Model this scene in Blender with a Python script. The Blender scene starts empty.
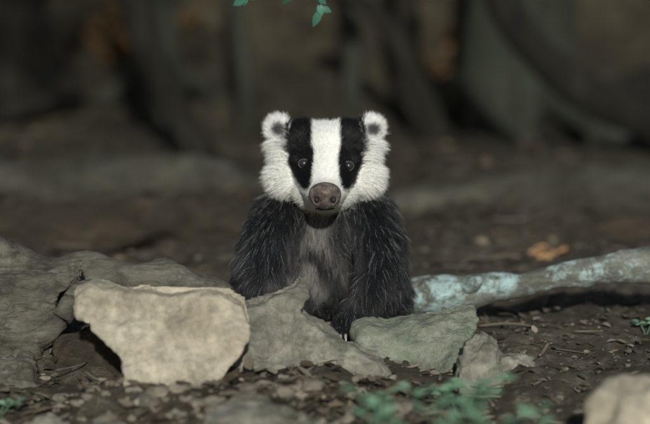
import bpy, bmesh, math, random
import numpy as np
from mathutils import Vector, Matrix, kdtree
from mathutils.bvhtree import BVHTree
random.seed(7); RNG=np.random.default_rng(7)
scene=bpy.context.scene
U=0.0014

# ---------------------------------------------------------------- noise
def _h(ix,iy,iz,s):
    n=(ix*374761393+iy*668265263+iz*2147483647+s*1274126177)&0xFFFFFFFF
    n=((n^(n>>13))*1274126177)&0xFFFFFFFF
    n=(n^(n>>16))&0xFFFFFFFF
    return n/4294967295.0
def vn(P,s=0):
    P=np.asarray(P,float); I=np.floor(P).astype(np.int64); F=P-I; F=F*F*(3-2*F)
    x,y,z=I[:,0],I[:,1],I[:,2]; r=0
    for dx in (0,1):
        for dy in (0,1):
            for dz in (0,1):
                w=(F[:,0] if dx else 1-F[:,0])*(F[:,1] if dy else 1-F[:,1])*(F[:,2] if dz else 1-F[:,2])
                r=r+w*_h(x+dx,y+dy,z+dz,s)
    return r*2-1
def fbm(P,o=4,s=0,g=0.5):
    P=np.asarray(P,float); a=1;r=0
    for i in range(o):
        r=r+a*vn(P*(2.03**i)+i*17.3,s+i); a*=g
    return r
def sstep(a,b,x):
    t=np.clip((x-a)/(b-a),0,1); return t*t*(3-2*t)

# ---------------------------------------------------------------- materials
def new_mat(name):
    m=bpy.data.materials.new(name); m.use_nodes=True
    nt=m.node_tree; b=nt.nodes["Principled BSDF"]
    return m,nt,b
def rough_mat(name,cols,scale=8,stretch=(1,1,1),bump=0.5,bscale=60,rough=0.9,dist=0.01,moss=None,mossamt=0.5,mscale=12,soft=0.04,painted_falloff=False):
    m,nt,b=new_mat(name); N=nt.nodes; L=nt.links
    tc=N.new("ShaderNodeTexCoord"); mp=N.new("ShaderNodeMapping"); mp.inputs["Scale"].default_value=stretch
    L.new(tc.outputs["Object"],mp.inputs["Vector"])
    n=N.new("ShaderNodeTexNoise"); n.inputs["Scale"].default_value=scale; n.inputs["Detail"].default_value=10; n.inputs["Roughness"].default_value=0.68
    L.new(mp.outputs[0],n.inputs["Vector"])
    cr=N.new("ShaderNodeValToRGB"); e=cr.color_ramp.elements
    k=len(cols)
    while len(e)<k: e.new(0.5)
    for i,c in enumerate(cols):
        e[i].position=0.30+0.40*i/(k-1); e[i].color=(*c,1)
    L.new(n.outputs["Fac"],cr.inputs["Fac"]); out=cr.outputs["Color"]
    n2=N.new("ShaderNodeTexNoise"); n2.inputs["Scale"].default_value=bscale; n2.inputs["Detail"].default_value=9; n2.inputs["Roughness"].default_value=0.7
    L.new(mp.outputs[0],n2.inputs["Vector"])
    mr=N.new("ShaderNodeMapRange"); mr.inputs["From Min"].default_value=0.3; mr.inputs["From Max"].default_value=0.7
    mr.inputs["To Min"].default_value=0.5; mr.inputs["To Max"].default_value=1.4
    L.new(n2.outputs["Fac"],mr.inputs["Value"])
    mul=N.new("ShaderNodeMix"); mul.data_type='RGBA'; mul.blend_type='MULTIPLY'; mul.inputs["Factor"].default_value=0.85
    L.new(out,mul.inputs[6]); L.new(mr.outputs[0],mul.inputs[7]); out=mul.outputs[2]
    if moss:
        n3=N.new("ShaderNodeTexNoise"); n3.inputs["Scale"].default_value=mscale; n3.inputs["Detail"].default_value=10; n3.inputs["Roughness"].default_value=0.8
        L.new(tc.outputs["Object"],n3.inputs["Vector"])
        m3=N.new("ShaderNodeMapRange"); m3.inputs["From Min"].default_value=0.66-soft-mossamt*0.25; m3.inputs["From Max"].default_value=0.66+soft-mossamt*0.25
        L.new(n3.outputs["Fac"],m3.inputs["Value"])
        mx=N.new("ShaderNodeMix"); mx.data_type='RGBA'; L.new(m3.outputs[0],mx.inputs["Factor"])
        L.new(out,mx.inputs[6])
        mm=N.new("ShaderNodeMix"); mm.data_type='RGBA'; mm.blend_type='MULTIPLY'; mm.inputs["Factor"].default_value=0.8
        mm.inputs[6].default_value=(*moss,1); L.new(mr.outputs[0],mm.inputs[7]); L.new(mm.outputs[2],mx.inputs[7]); out=mx.outputs[2]
    if painted_falloff:   # light falloff painted into the colour: soil darkens towards the back bank
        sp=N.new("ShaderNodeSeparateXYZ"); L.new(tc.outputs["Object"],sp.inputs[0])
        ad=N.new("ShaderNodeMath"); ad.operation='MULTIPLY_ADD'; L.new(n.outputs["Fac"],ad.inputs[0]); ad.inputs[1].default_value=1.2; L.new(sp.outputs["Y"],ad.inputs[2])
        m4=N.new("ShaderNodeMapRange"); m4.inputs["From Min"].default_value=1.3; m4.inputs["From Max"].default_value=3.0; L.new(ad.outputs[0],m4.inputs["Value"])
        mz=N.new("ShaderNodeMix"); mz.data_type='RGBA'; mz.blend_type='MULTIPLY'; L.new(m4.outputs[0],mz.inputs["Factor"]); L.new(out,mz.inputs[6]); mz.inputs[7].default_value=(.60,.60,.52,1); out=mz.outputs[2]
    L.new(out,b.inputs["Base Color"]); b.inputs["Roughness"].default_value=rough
    b.inputs["Specular IOR Level"].default_value=0.25
    bp=N.new("ShaderNodeBump"); bp.inputs["Strength"].default_value=bump; bp.inputs["Distance"].default_value=dist
    L.new(n2.outputs["Fac"],bp.inputs["Height"]); L.new(bp.outputs[0],b.inputs["Normal"])
    return m
def attr_mat(name,attr="col",rough=0.6,trans=0.0,spec=0.3):
    m,nt,b=new_mat(name); a=nt.nodes.new("ShaderNodeAttribute"); a.attribute_name=attr
    nt.links.new(a.outputs["Color"],b.inputs["Base Color"]); b.inputs["Roughness"].default_value=rough
    b.inputs["Specular IOR Level"].default_value=spec
    if trans>0:
        t=nt.nodes.new("ShaderNodeBsdfTranslucent"); nt.links.new(a.outputs["Color"],t.inputs["Color"])
        mx=nt.nodes.new("ShaderNodeMixShader"); mx.inputs[0].default_value=trans
        nt.links.new(b.outputs[0],mx.inputs[1]); nt.links.new(t.outputs[0],mx.inputs[2])
        nt.links.new(mx.outputs[0],nt.nodes["Material Output"].inputs["Surface"])
    return m
M_soil=rough_mat("soil",[(0.030,0.025,0.017),(0.070,0.059,0.041),(0.135,0.116,0.084)],scale=5,bscale=55,bump=0.9,dist=0.02,moss=(0.20,0.18,0.14),mossamt=0.26,mscale=20,soft=.07,painted_falloff=True)
M_pale=rough_mat("pale_stone",[(0.26,0.225,0.165),(0.40,0.36,0.275),(0.52,0.48,0.385)],scale=9,bscale=45,bump=0.8,dist=0.012,moss=(0.18,0.17,0.125),mossamt=0.25,mscale=11,soft=.12)
M_gray=rough_mat("gray_stone",[(0.12,0.115,0.093),(0.23,0.222,0.182),(0.35,0.34,0.28)],scale=13,bscale=60,bump=0.95,dist=0.01,moss=(0.08,0.09,0.06),mossamt=0.42,mscale=12,soft=.09)
M_green=rough_mat("algae_stone",[(0.11,0.115,0.088),(0.19,0.205,0.155),(0.30,0.31,0.25)],scale=14,bscale=70,bump=0.95,dist=0.01,moss=(0.14,0.19,0.13),mossamt=0.35,mscale=12,soft=.1)
M_drift=rough_mat("weathered_wood",[(0.08,0.075,0.06),(0.16,0.15,0.12),(0.26,0.25,0.205)],scale=9,stretch=(0.5,2,2.4),bscale=60,bump=0.95,dist=0.012,moss=(0.05,0.045,0.033),mossamt=0.45,mscale=14,soft=.08)
M_lich=rough_mat("lichen_bark",[(0.07,0.07,0.056),(0.14,0.145,0.12),(0.23,0.245,0.21)],scale=14,stretch=(0.7,1.6,1.8),bscale=75,bump=0.9,dist=0.008,moss=(0.34,0.47,0.47),mossamt=0.50,mscale=20,soft=.05)
M_brown=rough_mat("rotten_wood",[(0.022,0.018,0.012),(0.05,0.04,0.027),(0.09,0.07,0.046)],scale=7,stretch=(0.5,2,2),bscale=35,bump=0.9,dist=0.012,moss=(.025,.022,.016),mossamt=.5,mscale=8,soft=.1)
M_bglog=rough_mat("mossy_wood",[(0.026,0.026,0.019),(0.060,0.058,0.043),(0.10,0.097,0.077)],scale=6,stretch=(0.6,2,2),bscale=30,bump=0.9,dist=0.012,moss=(.028,.026,.019),mossamt=.5,mscale=7,soft=.1)
M_bark=rough_mat("tree_bark",[(0.018,0.020,0.014),(0.037,0.041,0.030),(0.07,0.076,0.058)],scale=6,stretch=(3,3,0.6),bscale=30,bump=0.9,dist=0.02,moss=(0.032,0.04,0.026),mossamt=0.4,mscale=4,soft=.1)
M_dbark=rough_mat("dark_bark",[(0.007,0.0065,0.005),(0.015,0.014,0.010),(0.032,0.030,0.022)],scale=6,stretch=(3,3,0.6),bscale=30,bump=0.9,dist=0.02)
M_leaf=attr_mat("leaf_surface",rough=0.5,trans=0.35)
M_litter=attr_mat("dead_leaf_surface",rough=0.8,trans=0.1,spec=0.15)

# ---------------------------------------------------------------- mesh helpers
def link(ob,parent=None):
    scene.collection.objects.link(ob)
    if parent: ob.parent=parent
    return ob
def mesh_obj(name,V,F,mats,parent=None,smooth=True,mi=None,col=None):
    me=bpy.data.meshes.new(name); me.from_pydata([tuple(v) for v in V],[],[tuple(f) for f in F])
    for m in (mats if isinstance(mats,list) else [mats]): me.materials.append(m)
    if mi is not None: me.polygons.foreach_set("material_index",np.asarray(mi,np.int32))
    me.polygons.foreach_set("use_smooth",[smooth]*len(me.polygons))
    if col is not None:
        a=me.color_attributes.new("col",'FLOAT_COLOR','POINT'); c=np.ones((len(V),4)); c[:,:3]=col
        a.data.foreach_set("color",c.ravel())
    me.update()
    return link(bpy.data.objects.new(name,me),parent)
def getV(me):
    a=np.empty(len(me.vertices)*3); me.vertices.foreach_get("co",a); return a.reshape(-1,3)
def getN(me):
    a=np.empty(len(me.vertices)*3); me.vertex_normals.foreach_get("vector",a); return a.reshape(-1,3)
def setV(me,V): me.vertices.foreach_set("co",np.ascontiguousarray(V).ravel()); me.update()
def remeshed(me,vox,sm=4,smf=0.5):
    ob=bpy.data.objects.new("tmp",me); scene.collection.objects.link(ob)
    r=ob.modifiers.new("r",'REMESH'); r.mode='VOXEL'; r.voxel_size=vox
    if sm: s=ob.modifiers.new("s",'SMOOTH'); s.factor=smf; s.iterations=sm
    dg=bpy.context.evaluated_depsgraph_get(); dg.update()
    out=bpy.data.meshes.new_from_object(ob.evaluated_get(dg))
    bpy.data.objects.remove(ob); return out
def slab(name,pts,y,thick,lean,mat,amp=0.006,freq=22,seed=1,sm=14):
    bm=bmesh.new(); P=[(x*0.01,z*0.01) for x,z in pts]; zc=sum(p[1] for p in P)/len(P)
    f=[bm.verts.new((x,y+lean*(z-zc)-thick/2,z)) for x,z in P]
    b=[bm.verts.new((x,y+lean*(z-zc)+thick/2,z+0.002)) for x,z in P]
    bm.faces.new(f); bm.faces.new(b[::-1]); n=len(P)
    for i in range(n): bm.faces.new((f[(i+1)%n],f[i],b[i],b[(i+1)%n]))
    bmesh.ops.recalc_face_normals(bm,faces=bm.faces)
    me=bpy.data.meshes.new(name); bm.to_mesh(me); bm.free()
    me=remeshed(me,0.0024,sm); V=getV(me); N=getN(me)
    big=fbm(V*freq*.45,3,seed+20)*amp*1.7
    d=big+fbm(V*freq*1.6,4,seed)*amp*.6-np.abs(vn(V*freq*0.9+5,seed+9))*amp*1.2+fbm(V*150,2,seed+3)*amp*0.16
    q=V@np.array([0.25,0.8,0.6])*60+fbm(V*12,2,seed+4)*1.5
    d=d+(np.abs((q%1)-0.5)-0.25)*amp*0.7*sstep(-.3,.5,vn(V*14,seed+6))
    pit=sstep(.45,.75,vn(V*70,seed+12))*amp*.35; d=d-pit
    crk=1-sstep(0,.05,np.abs(fbm(V*13+3,3,seed+30))); d=d-crk*amp*.7*sstep(-.1,.4,vn(V*9,seed+33))
    setV(me,V+N*d[:,None]); me.materials.clear(); me.materials.append(mat)
    me.polygons.foreach_set("use_smooth",[True]*len(me.polygons)); me.name=name
    return link(bpy.data.objects.new(name,me))
def catmull(P,n):
    P=np.array(P,float); P=np.vstack([2*P[0]-P[1],P,2*P[-1]-P[-2]]); out=[]
    for i in range(1,len(P)-2):
        for k in range(n):
            t=k/n; a,b,c,d=P[i-1],P[i],P[i+1],P[i+2]
            out.append(0.5*((2*b)+(-a+c)*t+(2*a-5*b+4*c-d)*t*t+(-a+3*b-3*c+d)*t**3))
    out.append(P[-2]); return np.array(out)
def tube(pts,n=10,seg=20,amp=0.15,freq=12,seed=0):
    """pts rows (x,y,z,r)"""
    C=catmull(pts,n); V=[];F=[]; up=np.array([0.13,0.21,0.97])
    for i,c in enumerate(C):
        t=C[min(i+1,len(C)-1),:3]-C[max(i-1,0),:3]; t=t/np.linalg.norm(t)
        ref=up if abs(t@up)<0.9 else np.array([1,0,0.]); a=np.cross(t,ref); a/=np.linalg.norm(a); b=np.cross(t,a)
        for k in range(seg):
            th=2*math.pi*k/seg; d=math.cos(th)*a+math.sin(th)*b
            V.append(np.concatenate([c[:3],d*c[3]]))
    V=np.array(V); pos=V[:,:3]+V[:,3:]; nz=fbm(pos*freq,4,seed) if amp>0.001 else np.zeros(len(pos))
    pos=V[:,:3]+V[:,3:]*(1+amp*nz)[:,None]
    for i in range(len(C)-1):
        for k in range(seg):
            k2=(k+1)%seg; F.append((i*seg+k,i*seg+k2,(i+1)*seg+k2,(i+1)*seg+k))
    V=list(pos); V.append(C[0,:3]); V.append(C[-1,:3]); a=len(V)-2
    for k in range(seg):
        F.append((a,(k+1)%seg,k)); o=(len(C)-1)*seg; F.append((a+1,o+k,o+(k+1)%seg))
    return np.array(V),F
class Acc:
    def __init__(s): s.V=[];s.F=[];s.M=[];s.C=[];s.n=0
    def add(s,V,F,mi=0,col=(0.1,0.1,0.1)):
        V=np.asarray(V); s.V.append(V); s.F+= [tuple(i+s.n for i in f) for f in F]; s.M+=[mi]*len(F)
        s.C.append(np.tile(np.array(col,float),(len(V),1)) if np.ndim(col)==1 else col); s.n+=len(V)
    def obj(s,name,mats,smooth=True,parent=None):
        return mesh_obj(name,np.vstack(s.V),s.F,mats,parent,smooth,s.M,np.vstack(s.C))
def cm(rows): return [(x*0.01,y*0.01,z*0.01,r*0.01) for x,y,z,r in rows]

# ---------------------------------------------------------------- ground
def gz(x,y):
    x=np.asarray(x,float); y=np.asarray(y,float); P=np.stack([x,y,np.zeros_like(x)],-1).reshape(-1,3)
    sh=x.shape; x=x.ravel(); y=y.ravel()
    h=-0.045*sstep(0.05,0.6,-y)
    h=h+0.036*np.exp(-((x+.18)/.26)**2-((y+.42)/.10)**2)
    near=np.exp(-((x/0.16)**2+((y-0.03)/0.14)**2))
    n=0.022*fbm(P*3.1,3,11)+0.012*fbm(P*11,3,12)+0.007*fbm(P*40,3,13)
    n=n+0.03*sstep(.5,1.6,y)*fbm(P*2.3+9,3,15)
    h=h+n*(1-0.85*near)
    yy=y+0.35*vn(P*0.8,21)
    h=h+1.15*sstep(2.5,4.8,yy)+0.22*np.clip(yy-4.2,0,40)**0.9*sstep(4,8,yy)
    return h.reshape(sh)
def g1(x,y): return float(gz(np.array([x]),np.array([y]))[0])
n=460; a=7.4; t=np.linspace(-1,1,n)
gx=60*np.sinh(a*t)/math.sinh(a); gy=60*np.sinh(a*t)/math.sinh(a)+0.0
X,Y=np.meshgrid(gx,gy); Z=gz(X,Y); V=np.stack([X,Y,Z],-1).reshape(-1,3)
idx=np.arange(n*n).reshape(n,n)
F=np.stack([idx[:-1,:-1],idx[:-1,1:],idx[1:,1:],idx[1:,:-1]],-1).reshape(-1,4)
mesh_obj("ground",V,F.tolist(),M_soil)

# ---------------------------------------------------------------- stones & slabs
slab("pale_rock",[(-31.6,9.9),(-29.8,10.9),(-26,10.3),(-23.3,10.4),(-17,10.2),(-12.3,10.1),(-9.8,8.8),(-9.2,6.0),(-10.0,3.2),(-12.0,1.2),(-13.5,-1.5),(-15,-6),(-24,-6),(-25.2,.0),(-25.9,2.9),(-28,5.0),(-31.2,7.4)],-0.30,0.06,0.6,M_pale,seed=3,amp=0.006)
slab("rock_slab",[(-13.5,6.6),(-8.1,8.0),(-5.1,8.9),(-3.2,10.4),(-2.2,9.4),(-3.4,6.5),(-.8,4.4),(3.0,2.6),(7.3,1.2),(8.8,-1.0),(6.8,-3.6),(2,-6),(-3.2,-6),(-9.6,-6),(-16.5,-5),(-14,1.0)],-0.245,0.05,0.75,M_gray,seed=5,amp=0.0065)
slab("flat_stone",[(4.2,2.5),(9.9,3.7),(15,4.3),(20.3,4.9),(20.9,3.6),(18.3,1.6),(17.3,-.3),(15.1,-2.5),(9.9,-4.5),(7.9,-3.5),(4.6,-3)],-0.17,0.04,1.4,M_green,seed=7,amp=0.0065)
slab("broken_stone",[(18.0,2.7),(20.3,3.8),(22.3,3.0),(23.5,-.3),(22.8,-5),(19.7,-6),(17.0,-5),(16.8,.6)],-0.28,0.05,0.5,M_gray,seed=9,amp=0.007,freq=35,sm=9)
slab("driftwood_slab",[(-52,8.6),(-45,8.8),(-38.3,9.5),(-33.0,11.1),(-32.3,9.2),(-36.3,6.7),(-37.0,2.9),(-40,-1),(-45,-4),(-53,-4)],-0.13,0.05,0.6,M_drift,seed=13,amp=0.009)
slab("broken_stone",[(-36,1.5),(-31,3.5),(-27,2.5),(-25,-1),(-27,-4),(-35,-4)],-0.2,0.05,0.7,M_brown,seed=17,amp=0.008,freq=30,sm=8)
slab("broken_stone",[(-47,.8),(-43,1.6),(-39,.6),(-37,-2.5),(-40,-5),(-48,-5)],-0.25,0.05,1.1,M_drift,seed=19,amp=0.009,freq=30,sm=8)
def boulder(name,c,r,mat,seed,amp=0.25):
    bm=bmesh.new(); bmesh.ops.create_icosphere(bm,subdivisions=5,radius=1); me=bpy.data.meshes.new(name); bm.to_mesh(me); bm.free()
    V=getV(me); d=1+amp*fbm(V*1.3,4,seed)-0.15*np.abs(vn(V*2.5,seed+3)); V=V*d[:,None]*np.array(r)+np.array(c)
    setV(me,V); me.materials.append(mat); me.polygons.foreach_set("use_smooth",[True]*len(me.polygons))
    return link(bpy.data.objects.new(name,me))
boulder("boulder",(0.375,-0.60,-0.01),(0.085,0.07,0.085),M_pale,31)
boulder("boulder",(-0.085,-0.50,-0.025),(0.075,0.05,0.032),M_gray,32)
boulder("boulder",(-0.25,-0.52,-0.03),(0.035,0.03,0.022),M_gray,33)
boulder("boulder",(-0.33,-0.50,-0.03),(0.04,0.03,0.022),M_gray,35)
boulder("boulder",(-0.14,-0.41,-0.01),(0.04,0.025,0.02),M_gray,36)
boulder("boulder",(-0.205,-0.43,-0.01),(0.03,0.022,0.016),M_drift,38)
boulder("boulder",(0.235,-0.20,-0.01),(0.045,0.03,0.018),M_gray,37)

# ---------------------------------------------------------------- fallen branches & logs
def log(name,rows,mat,seed,amp=0.15,seg=36,n=18,freq=14,extra=()):
    A=Acc(); V,F=tube(cm(rows),n,seg,amp,freq,seed); A.add(V,F)
    for e in extra:
        V,F=tube(cm(e),8,12,amp,freq*1.5,seed+3); A.add(V,F)
    return A.obj(name,mat)
log("fallen_log",[(-95,5,13,4.5),(-70,4,11,4),(-45.5,2,8.2,3.4),(-34.3,1,6.9,3.0),(-23.1,-2,6.2,3.2),(-14,-3,4.2,2.8),(-6,-2,1.5,1.6)],M_drift,41,0.34,freq=18)
log("gnarled_root",[(-60,-14,3,2.4),(-48,-17,3.2,2.0),(-40,-18,1.5,1.6),(-35.5,-17,4,1.5),(-33.4,-15,7.6,1.3),(-30,-11,7.5,1.5),(-27,-6,4,1.2)],M_drift,42,0.3)
log("lichen_branch",[(-4,9,1.8,1.6),(4,8,2.4,2.2),(10,6,3.0,2.6),(17.8,5,3.7,2.6),(23,5,4.7,2.2),(29.2,5,5.6,2.1),(39.2,5,7.3,2.1),(46.3,5,8.1,2.5),(62,5,9.5,2.8),(85,8,7,3.2),(110,12,2,3.6)],M_lich,43,0.28,freq=17,extra=[[(20,4,5,1.2),(21.2,2,6.0,1.0),(21.8,1,6.6,0.6)]])
log("rotten_log",[(-75,82,1,4),(-53,80,1.5,4.5),(-33.7,80,2.6,5),(-20,81,2,4.5),(-10,83,0,3)],M_brown,44,0.4,freq=9)
log("fallen_log",[(-85,128,2,5),(-55,130,2.5,5.5),(-40,131,3.5,6),(-22,131,2.5,5.5),(-10,132,1,4)],M_bglog,45,0.35,freq=7)
log("fallen_log",[(8,112,0,3.5),(20,115,1,4.5),(32,118,1.8,4.5),(64,120,3,5),(95,122,3,6)],M_bglog,46,0.35,freq=8)
log("rotten_log",[(30,85,-1,2.6),(48,87,0,3),(70,85,1,3.4)],M_brown,47,0.35,freq=9)
log("tree_root",[(30,205,60,4),(38.5,200,42,4.5),(45.5,200,29,4.5),(58.4,200,17,4.8),(76,200,8,5),(100,205,-4,5)],M_dbark,48,0.2,freq=6)
log("tree_root",[(-52,215,62,4),(-44,195,38,3.6),(-37,190,19,3.6),(-25,188,-4,4)],M_dbark,49,0.2,freq=6)
log("tree_root",[(2,250,40,2.5),(14,245,30,2.4),(24,240,12,2.6),(30,235,-4,3)],M_dbark,50,0.2,freq=6)

# ---------------------------------------------------------------- leaves
def leaf(A,p,d,up,L,W,col,mi=0,curl=0.2):
    d=np.array(d,float); d/=np.linalg.norm(d)+1e-9; s=np.cross(d,up); s/=np.linalg.norm(s)+1e-9; u=np.cross(s,d); p=np.array(p,float)
    prof=[(0,0.0),(0.25,0.8),(0.5,1.0),(0.78,0.62),(1.0,0.0)]
    V=[];F=[]
    for t,w in prof:
        c=p+d*L*t-u*L*curl*t*t
        V+= [c-s*W*w*0.5+u*W*0.12*w, c, c+s*W*w*0.5+u*W*0.12*w]
    for i in range(4):
        o=i*3; F+=[(o,o+1,o+4,o+3),(o+1,o+2,o+5,o+4)]
    A.add(V,F,mi,col)
def rdir():
    v=RNG.normal(size=3); return v/np.linalg.norm(v)

def tree(name,x,y,r,H,mat,seed,lean=(0,0),leaves=1500,crown_z=2.2,cr=1.6,roots=4):
    rs=np.random.default_rng(seed); A=Acc(); z0=g1(x,y)-0.1
    pts=[(x,y,z0,r*1.7),(x+lean[0]*.1,y,z0+0.18,r*1.15)]
    for k in range(1,7):
        f=k/6; pts.append((x+lean[0]*f+rs.normal()*0.03,y+lean[1]*f+rs.normal()*0.03,z0+0.18+H*f,r*(1-0.75*f)))
    V,F=tube(pts,8,24,0.16,5,seed); A.add(V,F,0)
    for k in range(roots):
        th=rs.uniform(0,6.28); l=r*3+0.15
        V,F=tube([(x,y,z0+0.25,r*.5),(x+math.cos(th)*l*.5,y+math.sin(th)*l*.5,z0+.16,r*.38),(x+math.cos(th)*l,y+math.sin(th)*l,z0+.04,r*.25)],6,12,.2,9,seed+k); A.add(V,F,0)
    ends=[]
    for k in range(9):
        f=rs.uniform(0.45,1.0); b=np.array([x+lean[0]*f,y+lean[1]*f,z0+.18+H*f]); th=rs.uniform(0,6.28); l=cr*rs.uniform(.5,1)
        e=b+np.array([math.cos(th)*l,math.sin(th)*l,rs.uniform(.2,.9)]); m=(b+e)/2+np.array([0,0,.15])
        if m[2]<crown_z*0.8: continue
        V,F=tube([(*b,r*.35),(*m,r*.2),(*e,r*.06)],6,8,.15,8,seed+k); A.add(V,F,0); ends+= [m,e,(m+e)/2]
    ends.append(np.array([x+lean[0],y+lean[1],z0+H+.3]))
    for k in range(leaves):
        c=ends[rs.integers(len(ends))]+rs.normal(size=3)*0.28
        g=rs.uniform(.5,1.3); col=(0.05*g,0.085*g,0.03*g)
        leaf(A,c,rdir(),rdir(),.10,.06,col,1)
    return A.obj(name,[mat,M_leaf])
tree("beech_tree",0.52,2.78,0.13,4.6,M_bark,61,lean=(.1,.3))
tree("beech_tree",-0.42,2.65,0.055,3.6,M_bark,62,lean=(-.1,.2),leaves=900,roots=2)
tree("oak_tree",-0.95,2.75,0.19,5.2,M_dbark,63,lean=(-.2,.4))
tree("oak_tree",1.25,2.9,0.2,5.0,M_dbark,64,lean=(.3,.3))
tree("sapling",-0.20,2.5,0.018,2.6,M_bark,65,leaves=300,roots=0,cr=.7,crown_z=1.4)
tree("sapling",0.07,2.7,0.022,2.8,M_bark,66,leaves=300,roots=0,cr=.7,crown_z=1.4)
tree("sapling",0.2,2.75,0.03,3.0,M_dbark,67,leaves=300,roots=0,cr=.7,crown_z=1.4,lean=(.2,0))
tree("oak_tree",-2.2,1.6,0.16,4.8,M_bark,68,leaves=1200)
tree("beech_tree",2.4,1.2,0.15,4.8,M_bark,69,leaves=1200)
A=Acc(); rs=np.random.default_rng(5)
for k in range(40):
    th=rs.uniform(0,math.pi*2); R=rs.uniform(6,26); x=R*math.cos(th); y=R*math.sin(th)
    if y<2 and abs(x)<4: continue
    z0=g1(x,y)-.2; r=rs.uniform(.1,.28); H=rs.uniform(5,8)
    V,F=tube([(x,y,z0,r*1.5),(x,y,z0+.4,r),(x+rs.normal()*.2,y,z0+H*.6,r*.7),(x+rs.normal()*.4,y,z0+H,r*.15)],4,10,.15,3,k); A.add(V,F,0)
    cl=[np.array([x,y,z0+H*.75])+rs.normal(size=3)*np.array([1.1,1.1,.9]) for _ in range(9)]
    for j in range(260):
        g=rs.uniform(.5,1.4); leaf(A,cl[rs.integers(9)]+rs.normal(size=3)*.45,rdir(),rdir(),.3,.2,(.045*g,.08*g,.028*g),1)
A.obj("distant_woodland",[M_dbark,M_leaf])

# overhanging hazel with the hanging leaf sprays at the top of the picture
A=Acc(); z0=-.1
V,F=tube([(-1.35,.9,z0,.07),(-1.3,.9,.3,.055),(-1.2,.8,1.2,.045),(-1.0,.7,2.4,.025),(-.9,.7,3.2,.01)],10,16,.12,8,70); A.add(V,F,0)
V,F=tube([(-1.2,.8,1.2,.025),(-.8,.5,1.22,.018),(-.35,.15,1.05,.011),(-.02,.02,.8,.006),(.12,0,.62,.003)],10,10,.12,12,71); A.add(V,F,0)
for tw in ([(-.35,.15,1.05,.004),(-.2,.06,.75,.003),(-.13,.01,.54,.002),(-.108,0,.466,.0012)],
           [(-.12,.05,.88,.004),(-.06,.02,.66,.003),(-.025,0,.52,.002),(-.006,0,.448,.0012)],
           [(-.06,.02,.66,.002),(-.05,.01,.56,.002),(-.04,0,.472,.001)]):
    V,F=tube(tw,8,6,.05,20,72); A.add(V,F,0)
G1=(0.04,0.14,0.095)
for p,d,L,W in [((-.108,0,.464),(-.5,0,-.25),.022,.013),((-.108,0,.464),(.6,-.1,.1),.02,.011),((-.11,0,.466),(-.2,0,-1),.014,.010),((-.04,0,.470),(-.7,0,-.5),.026,.009),
                ((-.04,0,.470),(.7,-.1,.1),.02,.008),((-.006,0,.448),(-.35,-.2,-.8),.026,.012),((-.006,0,.45),(.8,-.1,-.25),.016,.010),
                ((-.008,0,.456),(.2,-.3,-.9),.018,.011),((-.012,0,.466),(.7,0,-.5),.018,.010),((-.014,0,.470),(-.6,0,-.4),.016,.009)]:
    leaf(A,p,d,(0.1,-1,.3),L,W,np.array(G1)*RNG.uniform(.6,1.5),1,curl=.25)
for k in range(900):
    f=RNG.uniform(); c=np.array([-1.2+1.0*f*.9,.8-.6*f,1.25+RNG.uniform(0,1.8)*(1-f*.6)])+RNG.normal(size=3)*.14
    if c[2]<.7: continue
    g=RNG.uniform(.6,1.3); leaf(A,c,rdir(),rdir(),.06,.045,(.04*g,.09*g,.04*g),1)
A.obj("hazel_tree",[M_bark,M_leaf])

# ---------------------------------------------------------------- leaf litter, gravel, twigs
A=Acc()
def litter(k,xr,yr,size,pal,tilt=0.35):
    xs=RNG.uniform(*xr,k); ys=RNG.uniform(*yr,k); zs=gz(xs,ys)+.003
    for x,y,z in zip(xs,ys,zs):
        th=RNG.uniform(0,6.28); g=RNG.uniform(.6,1.3); c=np.array(pal[RNG.integers(len(pal))])*g
        L=size*RNG.uniform(.5,1.3)
        leaf(A,(x,y,z),(math.cos(th),math.sin(th),RNG.uniform(-.05,tilt)),(RNG.normal()*.3,RNG.normal()*.3,1),L,L*.55,c,0,curl=RNG.uniform(-.2,.5))
BR=[(.075,.055,.036),(.11,.085,.056),(.045,.037,.026),(.15,.125,.09)]
litter(1800,(-.6,.6),(-.95,.1),.015,[(.12,.1,.072),(.20,.175,.135),(.05,.04,.03),(.085,.075,.053)])
litter(700,(-.5,.2),(-.75,-.3),.026,[(.12,.095,.062),(.19,.165,.12),(.06,.048,.033),(.10,.085,.06)],.5)
litter(900,(-1.1,1.1),(.0,.9),.022,BR)
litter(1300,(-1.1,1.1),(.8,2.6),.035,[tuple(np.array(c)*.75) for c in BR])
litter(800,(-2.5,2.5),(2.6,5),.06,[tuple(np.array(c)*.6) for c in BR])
litter(24,(.36,.41),(.66,.74),.03,[(.40,.24,.12)])
litter(110,(-.66,-.40),(2.98,3.25),.06,[(.17,.10,.04)],.8)
litter(60,(.28,.40),(2.98,3.15),.05,[(.15,.08,.03)],.8)
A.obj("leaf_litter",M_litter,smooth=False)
A=Acc()
bm=bmesh.new(); bmesh.ops.create_icosphere(bm,subdivisions=2,radius=1); IV=np.array([v.co[:] for v in bm.verts]); IF=[tuple(v.index for v in f.verts) for f in bm.faces]; bm.free()
SH=[IV*(1+.6*fbm(IV*1.3+i,2,i))[:,None] for i in range(50)]
NP=4300; xs=RNG.uniform(-.6,.6,NP); ys=-RNG.uniform(.02,.95,NP); rr=.0012+.005*RNG.uniform(size=NP)**6; gg=RNG.uniform(.3,1.3,NP)
m1=np.arange(NP)>=2400; m2=np.arange(NP)>=3100
ys[m1&~m2]=RNG.uniform(0,1.0,(m1&~m2).sum()); k=m2.sum()
xs[m2]=RNG.uniform(-.5,.10,k)+np.where(np.arange(k)%7==0,.25,0); ys[m2]=-RNG.uniform(.35,.72,k); rr[m2]=.0018+.012*RNG.uniform(size=k)**6; gg[m2]=RNG.uniform(.5,1.5,k)
zs=gz(xs,ys)
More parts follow.
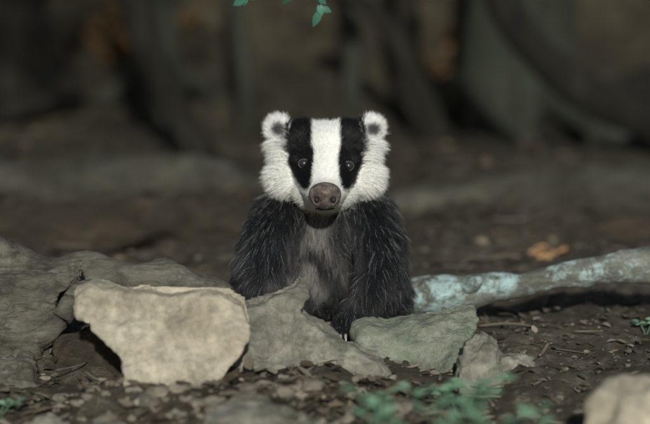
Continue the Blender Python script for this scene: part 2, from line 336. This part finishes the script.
for i in range(NP):
    r=rr[i]; V=SH[i%50]*np.array([r*RNG.uniform(.8,1.7),r,r*.6])
    V[:,:2]=V[:,:2]@np.array([[math.cos(i),-math.sin(i)],[math.sin(i),math.cos(i)]])
    A.add(V+np.array([xs[i],ys[i],zs[i]+r*.05]),IF,0,np.array((.145,.13,.10))*gg[i])
A.obj("gravel",attr_mat("gravel_surface",rough=.9,spec=.2),smooth=False)
A=Acc()
for i in range(240):
    x=RNG.uniform(-.6,.6); y=RNG.uniform(-.8,1.2); th=RNG.uniform(0,6.28); l=RNG.uniform(.02,.09); z=g1(x,y)+.005
    d=np.array([math.cos(th),math.sin(th),RNG.uniform(-.05,.15)])*l; p=np.array([x,y,z]); m=p+d*.5+RNG.normal(size=3)*l*.06
    r=RNG.uniform(.0006,.0024); V,F=tube([(*p,r),(*m,r),(*(p+d),r*.6)],4,7,.15,60,i); g=RNG.uniform(.4,1.3); A.add(V,F,0,np.array((.13,.11,.085))*g)
A.obj("fallen_twigs",attr_mat("twig_surface",rough=.9,spec=.2))

# ---------------------------------------------------------------- low green plants
def plant(x,y,h,n,seed,col,L=.02):
    A=Acc(); rs=np.random.default_rng(seed); z=g1(x,y)
    for k in range(n):
        th=rs.uniform(0,6.28); s=rs.uniform(.3,.8)*h; top=np.array([x+math.cos(th)*s*.9,y+math.sin(th)*s*.5,z+h*rs.uniform(.5,1)])
        m=(np.array([x,y,z])+top)/2+np.array([0,0,h*.1])
        V,F=tube([(x,y,z-.005,.001),(*m,.0009),(*top,.0006)],6,5,0,20,seed); A.add(V,F,0,np.array(col)*.8)
        for j in range(4):
            f=.45+.55*j/3; p=m*(1-f)+top*f
            g=rs.uniform(.6,1.4); dd=np.array([math.cos(j*2.4+th),math.sin(j*2.4+th),.35])
            leaf(A,p,dd,(0,-.6,1),L*rs.uniform(.6,1.3),L*.5,np.array(col)*g,0,.25)
    return A.obj("woodland_plant",M_leaf)
GC=(.15,.27,.17)
for i,(x,y,h,k) in enumerate([(.075,-.78,.13,5),(.115,-.76,.14,5),(.145,-.74,.15,6),(.165,-.76,.125,5),(.235,-.78,.14,5),(.26,-.74,.11,4),(.20,-.80,.11,4),(.035,-.78,.11,4),
                              (.45,-.02,.03,3),(.36,-.38,.03,2),(.17,-.40,.055,3),(.06,-.5,.045,3),(.135,-.44,.055,2),(-.40,-.42,.04,3),(-.44,-.5,.05,3)]):
    plant(x,y,h,k,100+i,GC,L=.02 if y<-.58 else .014)

# ================================================================= BADGER
badger=bpy.data.objects.new("badger",None); link(badger)
bm=bmesh.new()
def ell(c,r,rot=None):
    m=Matrix.Translation(Vector(c))@(Matrix.Rotation(rot[1],4,rot[0]) if rot else Matrix.Identity(4))@Matrix.Diagonal((*r,1))
    bmesh.ops.create_icosphere(bm,subdivisions=4,radius=1,matrix=m)
def chain(P,n=8):
    C=catmull(P,n)
    for c in C: bmesh.ops.create_icosphere(bm,subdivisions=3,radius=c[3],matrix=Matrix.Translation(Vector(c[:3])))
# head
ell((0,6,166),(45,44,40)); ell((0,-10,172),(37,34,33))
for s in (-1,1): ell((s*22,2,188),(23,32,21)); ell((s*31,4,172),(20,28,24))
chain([(0,-16,166,33),(0,-42,158,26),(0,-66,151,19.5),(0,-84,148,14)])
ell((0,-50,140),(17,34,13)); ell((0,-20,142),(32,32,20))
for s in (-1,1):
    ell((s*33,0,153),(22,28,21))
    ell((s*46,6,201),(13.5,5,13),('Y',s*0.35)); ell((s*40,9,190),(15,10,15))
    ell((s*24,-31,174),(9.5,8,6))
# neck, trunk
ell((0,34,138),(46,38,48)); ell((0,34,108),(54,44,50)); ell((-4,48,70),(64,50,62)); ell((-6,65,60),(72,82,62)); ell((-2,112,45),(62,60,48))
ell((0,2,104),(30,28,40)); ell((-30,30,110),(34,36,32)); ell((28,30,108),(34,36,32))
chain([(-42,4,114,25),(-60,-20,80,22),(-58,-38,44,19),(-36,-46,17,13),(-24,-52,8,11)])
chain([(40,4,114,25),(54,-20,84,21),(52,-38,50,20),(32,-48,20,14),(15,-54,9,11)])
chain([(58,20,30,25),(64,0,16,18),(62,-22,6,12)]); chain([(-68,26,38,22),(-68,0,16,18),(-58,-22,6,12)])
# paws and toes
for cx in (-24,15):
    ell((cx,-60,7),(11,9,6))
    for k in range(5): ell((cx-10+5*k,-66+abs(k-2)*1.5,5.5),(2.6,6.5,3.6))
# tail
chain([(0,160,40,18),(4,185,22,14),(8,205,8,8)],5)
me=bpy.data.meshes.new("b"); bm.to_mesh(me); bm.free()
me=remeshed(me,2.2,6); body_px=getV(me); Nrm=getN(me)
NOSE=np.array([0,-93,147.])
def head_mask(P):
    x,y,z=P.T
    c=np.interp(z,[134,150,170,200],[0,14,32,48])
    zl=np.interp(np.abs(x),[20,40],[127,138])
    a=sstep(-5,5,z-zl)*(1-sstep(c-5,c+5,y))
    b=(1-sstep(-30,-20,y))*sstep(118,124,z)*(np.abs(x)<26)
    return np.clip(np.maximum(a,b),0,1)
def colour(P,jit=0):
    x,y,z=P.T; n=len(P)
    w=fbm(P*0.08,3,3)*2.2+jit
    v=z+0.145*np.clip(y,-100,20)
    ax=np.abs(x-0.8)
    xc=np.interp(v,[135,145,160,168,185,212],[17.5,19.5,21.8,22.5,24,26]); hw=np.interp(v,[137,143,152,165,185,212],[1,5,8.5,11.5,12,13])
    d=np.abs(ax-xc)-hw+w*0.5
    black=1-sstep(-1.2,1.2,d); black=black*sstep(136,142,v)
    white=np.array([.82,.83,.79]); cream=np.array([.60,.59,.52]); blk=np.array([.006,.006,.0065])
    c=np.tile(white,(n,1)); 
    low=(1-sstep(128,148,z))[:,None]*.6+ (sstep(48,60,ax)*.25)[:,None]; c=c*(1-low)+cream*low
    c=c*(1-black[:,None])+blk*black[:,None]
    mz=(1-sstep(8,22,np.linalg.norm(P-NOSE,axis=1)))[:,None]*.5; c=c*(1-mz)+np.array([.16,.15,.14])*mz
    ex=np.sqrt(((ax-46)/15)**2+((z-202)/14)**2); ear=(z>188)&(ax>37.5)&(ex<1.5)
    inner=(1-sstep(.45,1.0,np.sqrt(((ax-47)/9.5)**2+((z-200.5)/9.5)**2)+w*.06))*(y<14)*.93
    ec=np.array([.74,.75,.73])[None]*(1-inner[:,None])+np.array([.02,.02,.023])*inner[:,None]
    c=np.where((ear&(black<.5))[:,None],ec,c)
    hm=head_mask(P)[:,None]
    g=fbm(P*0.05,3,8); b=np.array([.0085,.0093,.0108])*(1+.5*g)[:,None]
    br=np.clip(.45+1.1*vn(P*np.array([.16,.2,.06]),5)+.7*vn(P*np.array([.07,.09,.06]),6),0,1)
    chest=np.exp(-((x+3+g*10)/20)**2)*sstep(20,50,z)*(1-sstep(122,138,z))*(y<10)
    patch=np.exp(-(((x+28+g*6)/17)**2+((z-58)/10)**2))+.9*np.exp(-(((x-13)/14)**2+((z-52)/11)**2))+.45*np.exp(-(((x+5+g*8)/12)**2+((z-92)/26)**2))
    k=np.clip(chest*.22+patch*.95*(y<12),0,1)*br; b=b*(1-k[:,None])+np.array([.33,.315,.29])*k[:,None]
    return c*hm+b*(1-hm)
# eyes by ray onto the face
me.calc_loop_triangles()
bvh=BVHTree.FromPolygons([tuple(v) for v in body_px],[tuple(p.vertices) for p in me.polygons])
EYES=[]
for ex,ez in ((-20.5,172.5),(22.8,170)):
    hit,nn,_,_=bvh.ray_cast(Vector((ex,-300,ez)),Vector((0,1,0))); EYES.append((np.array(hit),np.array(nn)))
# skin mesh
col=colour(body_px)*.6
tri=np.empty(len(me.loop_triangles)*3,np.int32); me.loop_triangles.foreach_get("vertices",tri); tri=tri.reshape(-1,3)
Vpx=body_px.copy()
mskin=me; setV(mskin,Vpx*U); mskin.materials.clear(); mskin.materials.append(attr_mat("badger_skin",rough=.8,spec=.1))
a=mskin.color_attributes.new("col",'FLOAT_COLOR','POINT'); cc=np.ones((len(col),4)); cc[:,:3]=col; a.data.foreach_set("color",cc.ravel())
mskin.polygons.foreach_set("use_smooth",[True]*len(mskin.polygons)); mskin.name="badger_body"
link(bpy.data.objects.new("body",mskin),badger)

def fur(name,N,wfun,seed,rad,npt=6):
    rs=np.random.default_rng(seed)
    A0,B0,C0=Vpx[tri[:,0]],Vpx[tri[:,1]],Vpx[tri[:,2]]; ar=np.linalg.norm(np.cross(B0-A0,C0-A0),axis=1)*.5
    w=ar*wfun((A0+B0+C0)/3); w/=w.sum(); f=rs.choice(len(tri),N,p=w)
    r1=np.sqrt(rs.uniform(size=N))[:,None]; r2=rs.uniform(size=N)[:,None]; wa,wb,wc=1-r1,r1*(1-r2),r1*r2
    P=A0[f]*wa+B0[f]*wb+C0[f]*wc; Nn=Nrm[tri[f,0]]*wa+Nrm[tri[f,1]]*wb+Nrm[tri[f,2]]*wc; Nn/=np.linalg.norm(Nn,axis=1)[:,None]
    keep=P[:,2]>-6
    for e,_ in EYES: keep&=np.linalg.norm((P-e)*np.array([1,.6,1]),axis=1)>4.6
    keep&=np.linalg.norm((P-NOSE)/np.array([16,13,12.5]),axis=1)>.95
    P=P[keep];Nn=Nn[keep];n=len(P)
    hm=head_mask(P); x,y,z=P.T; ax=np.abs(x)
    Fh=(P-(NOSE+np.array([0,0,4]))); Fh/=np.linalg.norm(Fh,axis=1)[:,None]
    Fb=np.stack([x*.005,-.15+0*x,-1+0*x],1)
    Fb[:,1]+=sstep(40,90,y)*1.0
    ear=((z>191)&(ax>37)); ce=np.stack([np.sign(x)*42,6+0*x,193+0*x],1); Fe=(P-ce)/12; Fe[:,1]*=.3; Fe=Fe+rs.normal(size=Fe.shape)*.25
    F=Fh*hm[:,None]+Fb*(1-hm)[:,None]; F[ear]=Fe[ear]
    cheek=sstep(30,48,ax)*hm*(~ear); F=F+np.stack([np.sign(x)*.3*cheek,.05*cheek,-.8*cheek],1)
    sw=np.stack([vn(P*.045,seed+1),vn(P*.045,seed+2),vn(P*.045,seed+3)],1)*.5*(1-hm)[:,None]+rs.normal(size=(n,3))*(.12+.14*(1-hm))[:,None]
    F=F+sw; T=F-(F*Nn).sum(1)[:,None]*Nn; T/=np.linalg.norm(T,axis=1)[:,None]+1e-6
    dn=np.linalg.norm(P-NOSE,axis=1)
    Lh=np.interp(dn,[10,35,60,90,120],[2.2,3.8,6,8.5,10]); Lh=Lh+cheek*5
    Lb=np.interp(z,[0,25,60,120],[9,14,18,17]); Lb=np.where((z<22)&(y<-40),3.5,Lb)
    L=Lh*hm+Lb*(1-hm); inn=ear&(np.sqrt(((ax-47)/9.5)**2+((z-200.5)/9.5)**2)<.9)
    L[ear]=4+5*rs.uniform(size=ear.sum()); L[inn]=3.2
    for e,_ in EYES:
        de=np.linalg.norm(P-e,axis=1); L=L*np.interp(de,[4,14],[.28,1])
    L=L*rs.uniform(.5,1.25,n)
    lift=(.20*hm+.28*(1-hm)+.08*cheek)+rs.normal(size=n)*.09; lift[ear]=.25
    D=T*(1-lift)[:,None]+Nn*lift[:,None]; D/=np.linalg.norm(D,axis=1)[:,None]
    tip=P+D*L[:,None]+Fb/np.linalg.norm(Fb,axis=1)[:,None]*(L*.18*(1-hm))[:,None]
    m=max(n//24,1); ci=rs.choice(n,m,replace=False); kd=kdtree.KDTree(m)
    for i,c in enumerate(ci): kd.insert(Vector(P[c]),i)
    kd.balance(); near=np.array([kd.find(p)[1] for p in P.tolist()]); ct=tip[ci[near]]
    ks=(.68*(1-hm)+.22*hm)[:,None]*rs.uniform(.4,1,n)[:,None]
    ctip=tip*(1-ks)+ct*ks
    t=np.linspace(0,1,npt)[None,:,None]
    mid=P+Nn*(L*lift*.9)[:,None]+T*(L*.4)[:,None]
    pos=(1-t)**2*(P-Nn*.6)[:,None,:]+2*t*(1-t)*mid[:,None,:]+t*t*ctip[:,None,:]
    pos=pos*U
    C=colour(P,jit=rs.normal(size=n)*1.2); clv=rs.uniform(.7,1.3,m)[near]
    var=np.where(hm>.5,rs.uniform(.8,1.06,n),rs.uniform(.5,1.6,n)*clv)
    C=C*var[:,None]
    flank=sstep(45,75,ax)*.03
    gh=(rs.uniform(size=n)<.045+flank)&(hm<.5); C[gh]=np.array([.13,.135,.14])*rs.uniform(.4,1.5,gh.sum())[:,None]
    C=np.clip(C,0,.86)
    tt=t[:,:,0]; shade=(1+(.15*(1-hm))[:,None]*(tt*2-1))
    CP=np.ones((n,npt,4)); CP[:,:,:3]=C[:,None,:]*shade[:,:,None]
    hc=bpy.data.hair_curves.new(name); hc.add_curves([npt]*n)
    hc.attributes["position"].data.foreach_set("vector",pos.astype(np.float32).ravel())
    ra=hc.attributes.get("radius") or hc.attributes.new("radius",'FLOAT','POINT')
    R=(rad*(1-.85*tt**1.5))*np.where(hm>.5,.8,1.0)[:,None]; ra.data.foreach_set("value",R.astype(np.float32).ravel())
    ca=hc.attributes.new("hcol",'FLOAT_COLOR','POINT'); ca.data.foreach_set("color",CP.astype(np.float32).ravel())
    hc.materials.append(M_fur); return link(bpy.data.objects.new(name,hc),badger)
M_fur=attr_mat("fur_hair","hcol",rough=.45,spec=.3)
isf=lambda P:head_mask(P)
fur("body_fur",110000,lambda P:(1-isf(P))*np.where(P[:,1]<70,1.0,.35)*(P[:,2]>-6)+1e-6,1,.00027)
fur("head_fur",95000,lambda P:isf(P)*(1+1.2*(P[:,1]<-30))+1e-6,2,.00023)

# eyes
def uvs(name,c,r,mat,seg=24,disp=None):
    bm=bmesh.new(); bmesh.ops.create_uvsphere(bm,u_segments=seg*2,v_segments=seg,radius=1)
    me=bpy.data.meshes.new(name); bm.to_mesh(me); bm.free(); V=getV(me)
    if disp is not None: V=disp(V)
    V=V*np.array(r); setV(me,(V+np.array(c))*U); me.materials.append(mat); me.polygons.foreach_set("use_smooth",[True]*len(me.polygons))
    return link(bpy.data.objects.new(name,me),badger)
m_eye,nt,b=new_mat("eye_surface"); b.inputs["Base Color"].default_value=(.022,.019,.018,1); b.inputs["Roughness"].default_value=.12; b.inputs["Coat Weight"].default_value=.3; b.inputs["Coat Roughness"].default_value=.1
m_rim=rough_mat("eyelid_skin",[(.02,.02,.021),(.045,.045,.046),(.08,.08,.08)],scale=300,bscale=900,bump=.3,dist=.001,rough=.75)
for i,(e,nn) in enumerate(EYES):
    uvs("eye_%d"%(i+1),e+np.array([0,.6,0]),(4.8,4.6,4.5),m_eye)
    V,F=tube([(e[0]+5.2*math.cos(t),e[1]-1.2+abs(math.cos(t))*1.6,e[2]+4.4*math.sin(t),.8) for t in np.linspace(0,6.2832,17)],3,8,.1,1,3)
    mesh_obj("eyelid_%d"%(i+1),V*U,F,m_rim,badger)
m_nose=rough_mat("nose_leather",[(.035,.027,.024),(.10,.080,.070),(.25,.21,.185)],scale=110,bscale=500,bump=.9,dist=.003,rough=.38)
def nd(V):
    V=V.copy(); 
    for s in (-1,1):
        q=np.exp(-(((V[:,0]-s*.5)/.2)**2+((V[:,2]+.22)/.24)**2))*(V[:,1]<0); V[:,1]+=q*.6
    q=np.exp(-((V[:,0]/.07)**2))*(V[:,1]<0)*(V[:,2]<.1); V[:,1]+=q*.10
    f=1+.10*np.clip(V[:,2],-1,1); V[:,0]*=f
    return V
uvs("nose",(0,-93,147),(15.5,13,13.2),m_nose,seg=48,disp=nd)
m_dark,nt,b=new_mat("nostril_dark"); b.inputs["Base Color"].default_value=(.006,.005,.005,1); b.inputs["Roughness"].default_value=.7
for s in (-1,1): uvs("nostril_%d"%(1 if s<0 else 2),(s*8,-100.2,144),(2.4,2.6,2.8),m_dark,seg=12)
V,F=tube([(-9,-84,133.5,.6),(-4,-87,133,.8),(0,-88,133.2,.9),(4,-87,133,.8),(9,-84,133.5,.6)],6,8,.1,1,3); mesh_obj("mouth",V*U,F,m_dark,badger)
# claws
m_claw=rough_mat("claw_horn",[(.15,.13,.11),(.30,.26,.22),(.42,.38,.34)],scale=200,bscale=500,bump=.2,dist=.001,rough=.45)
A=Acc()
for cx in (-24,15):
    for k in range(5):
        x=cx-10+5*k; y=-70+abs(k-2)*1.5
        V,F=tube([(x,y,6,1.9),(x,y-5,6.4,1.6),(x+.3,y-9,4.2,1.2),(x+.5,y-12,1,.5)],4,8,.03,1,3); A.add(V*U,F)
A.obj("claws",m_claw,parent=badger)
A=Acc()
for s in (-1,1):
    for k in range(7):
        p=np.array([s*(15+RNG.uniform(-2,2)),-80+RNG.uniform(-5,5),143+RNG.uniform(-6,4)]); d=np.array([s*1.,-.1,RNG.uniform(-.6,.25)]); l=RNG.uniform(14,26)
        V,F=tube([(*p,.08),(*(p+d*l*.5),.06),(*(p+d*l+np.array([0,3,-l*.15])),.03)],5,5,0,1,3); A.add(V*U,F)
m_w,nt,b=new_mat("whisker"); b.inputs["Base Color"].default_value=(.1,.1,.1,1)
A.obj("whiskers",m_w,parent=badger)

# ---------------------------------------------------------------- light, world, camera
ELEV=24; AZ=4
w=bpy.data.worlds.new("World"); scene.world=w; w.use_nodes=True; nt=w.node_tree
sky=nt.nodes.new("ShaderNodeTexSky"); sky.sky_type='NISHITA'; sky.sun_disc=False
sky.sun_elevation=math.radians(ELEV); sky.sun_rotation=math.radians(180-AZ)
bg=nt.nodes["Background"]; bg.inputs["Strength"].default_value=.08; nt.links.new(sky.outputs[0],bg.inputs["Color"])
sl=bpy.data.lights.new("sun",'SUN'); sl.energy=4.3; sl.angle=math.radians(2); sl.color=(1,.98,.91)
so=link(bpy.data.objects.new("sun",sl)); so.rotation_euler=(math.radians(90-ELEV),0,math.radians(AZ)); so.location=(0,-4,5)
cam=bpy.data.cameras.new("camera"); co=link(bpy.data.objects.new("camera",cam)); co.location=(0,-3,.6)
co.rotation_euler=(Vector((0,0,.165))-Vector((0,-3,.6))).to_track_quat('-Z','Y').to_euler()
cam.lens=119.9; cam.sensor_width=36; cam.clip_end=300; cam.clip_start=.05
cam.dof.use_dof=True; cam.dof.focus_distance=2.90; cam.dof.aperture_fstop=2.3
scene.camera=co
scene.view_settings.view_transform='Standard'; scene.view_settings.look='None'; scene.view_settings.exposure=0
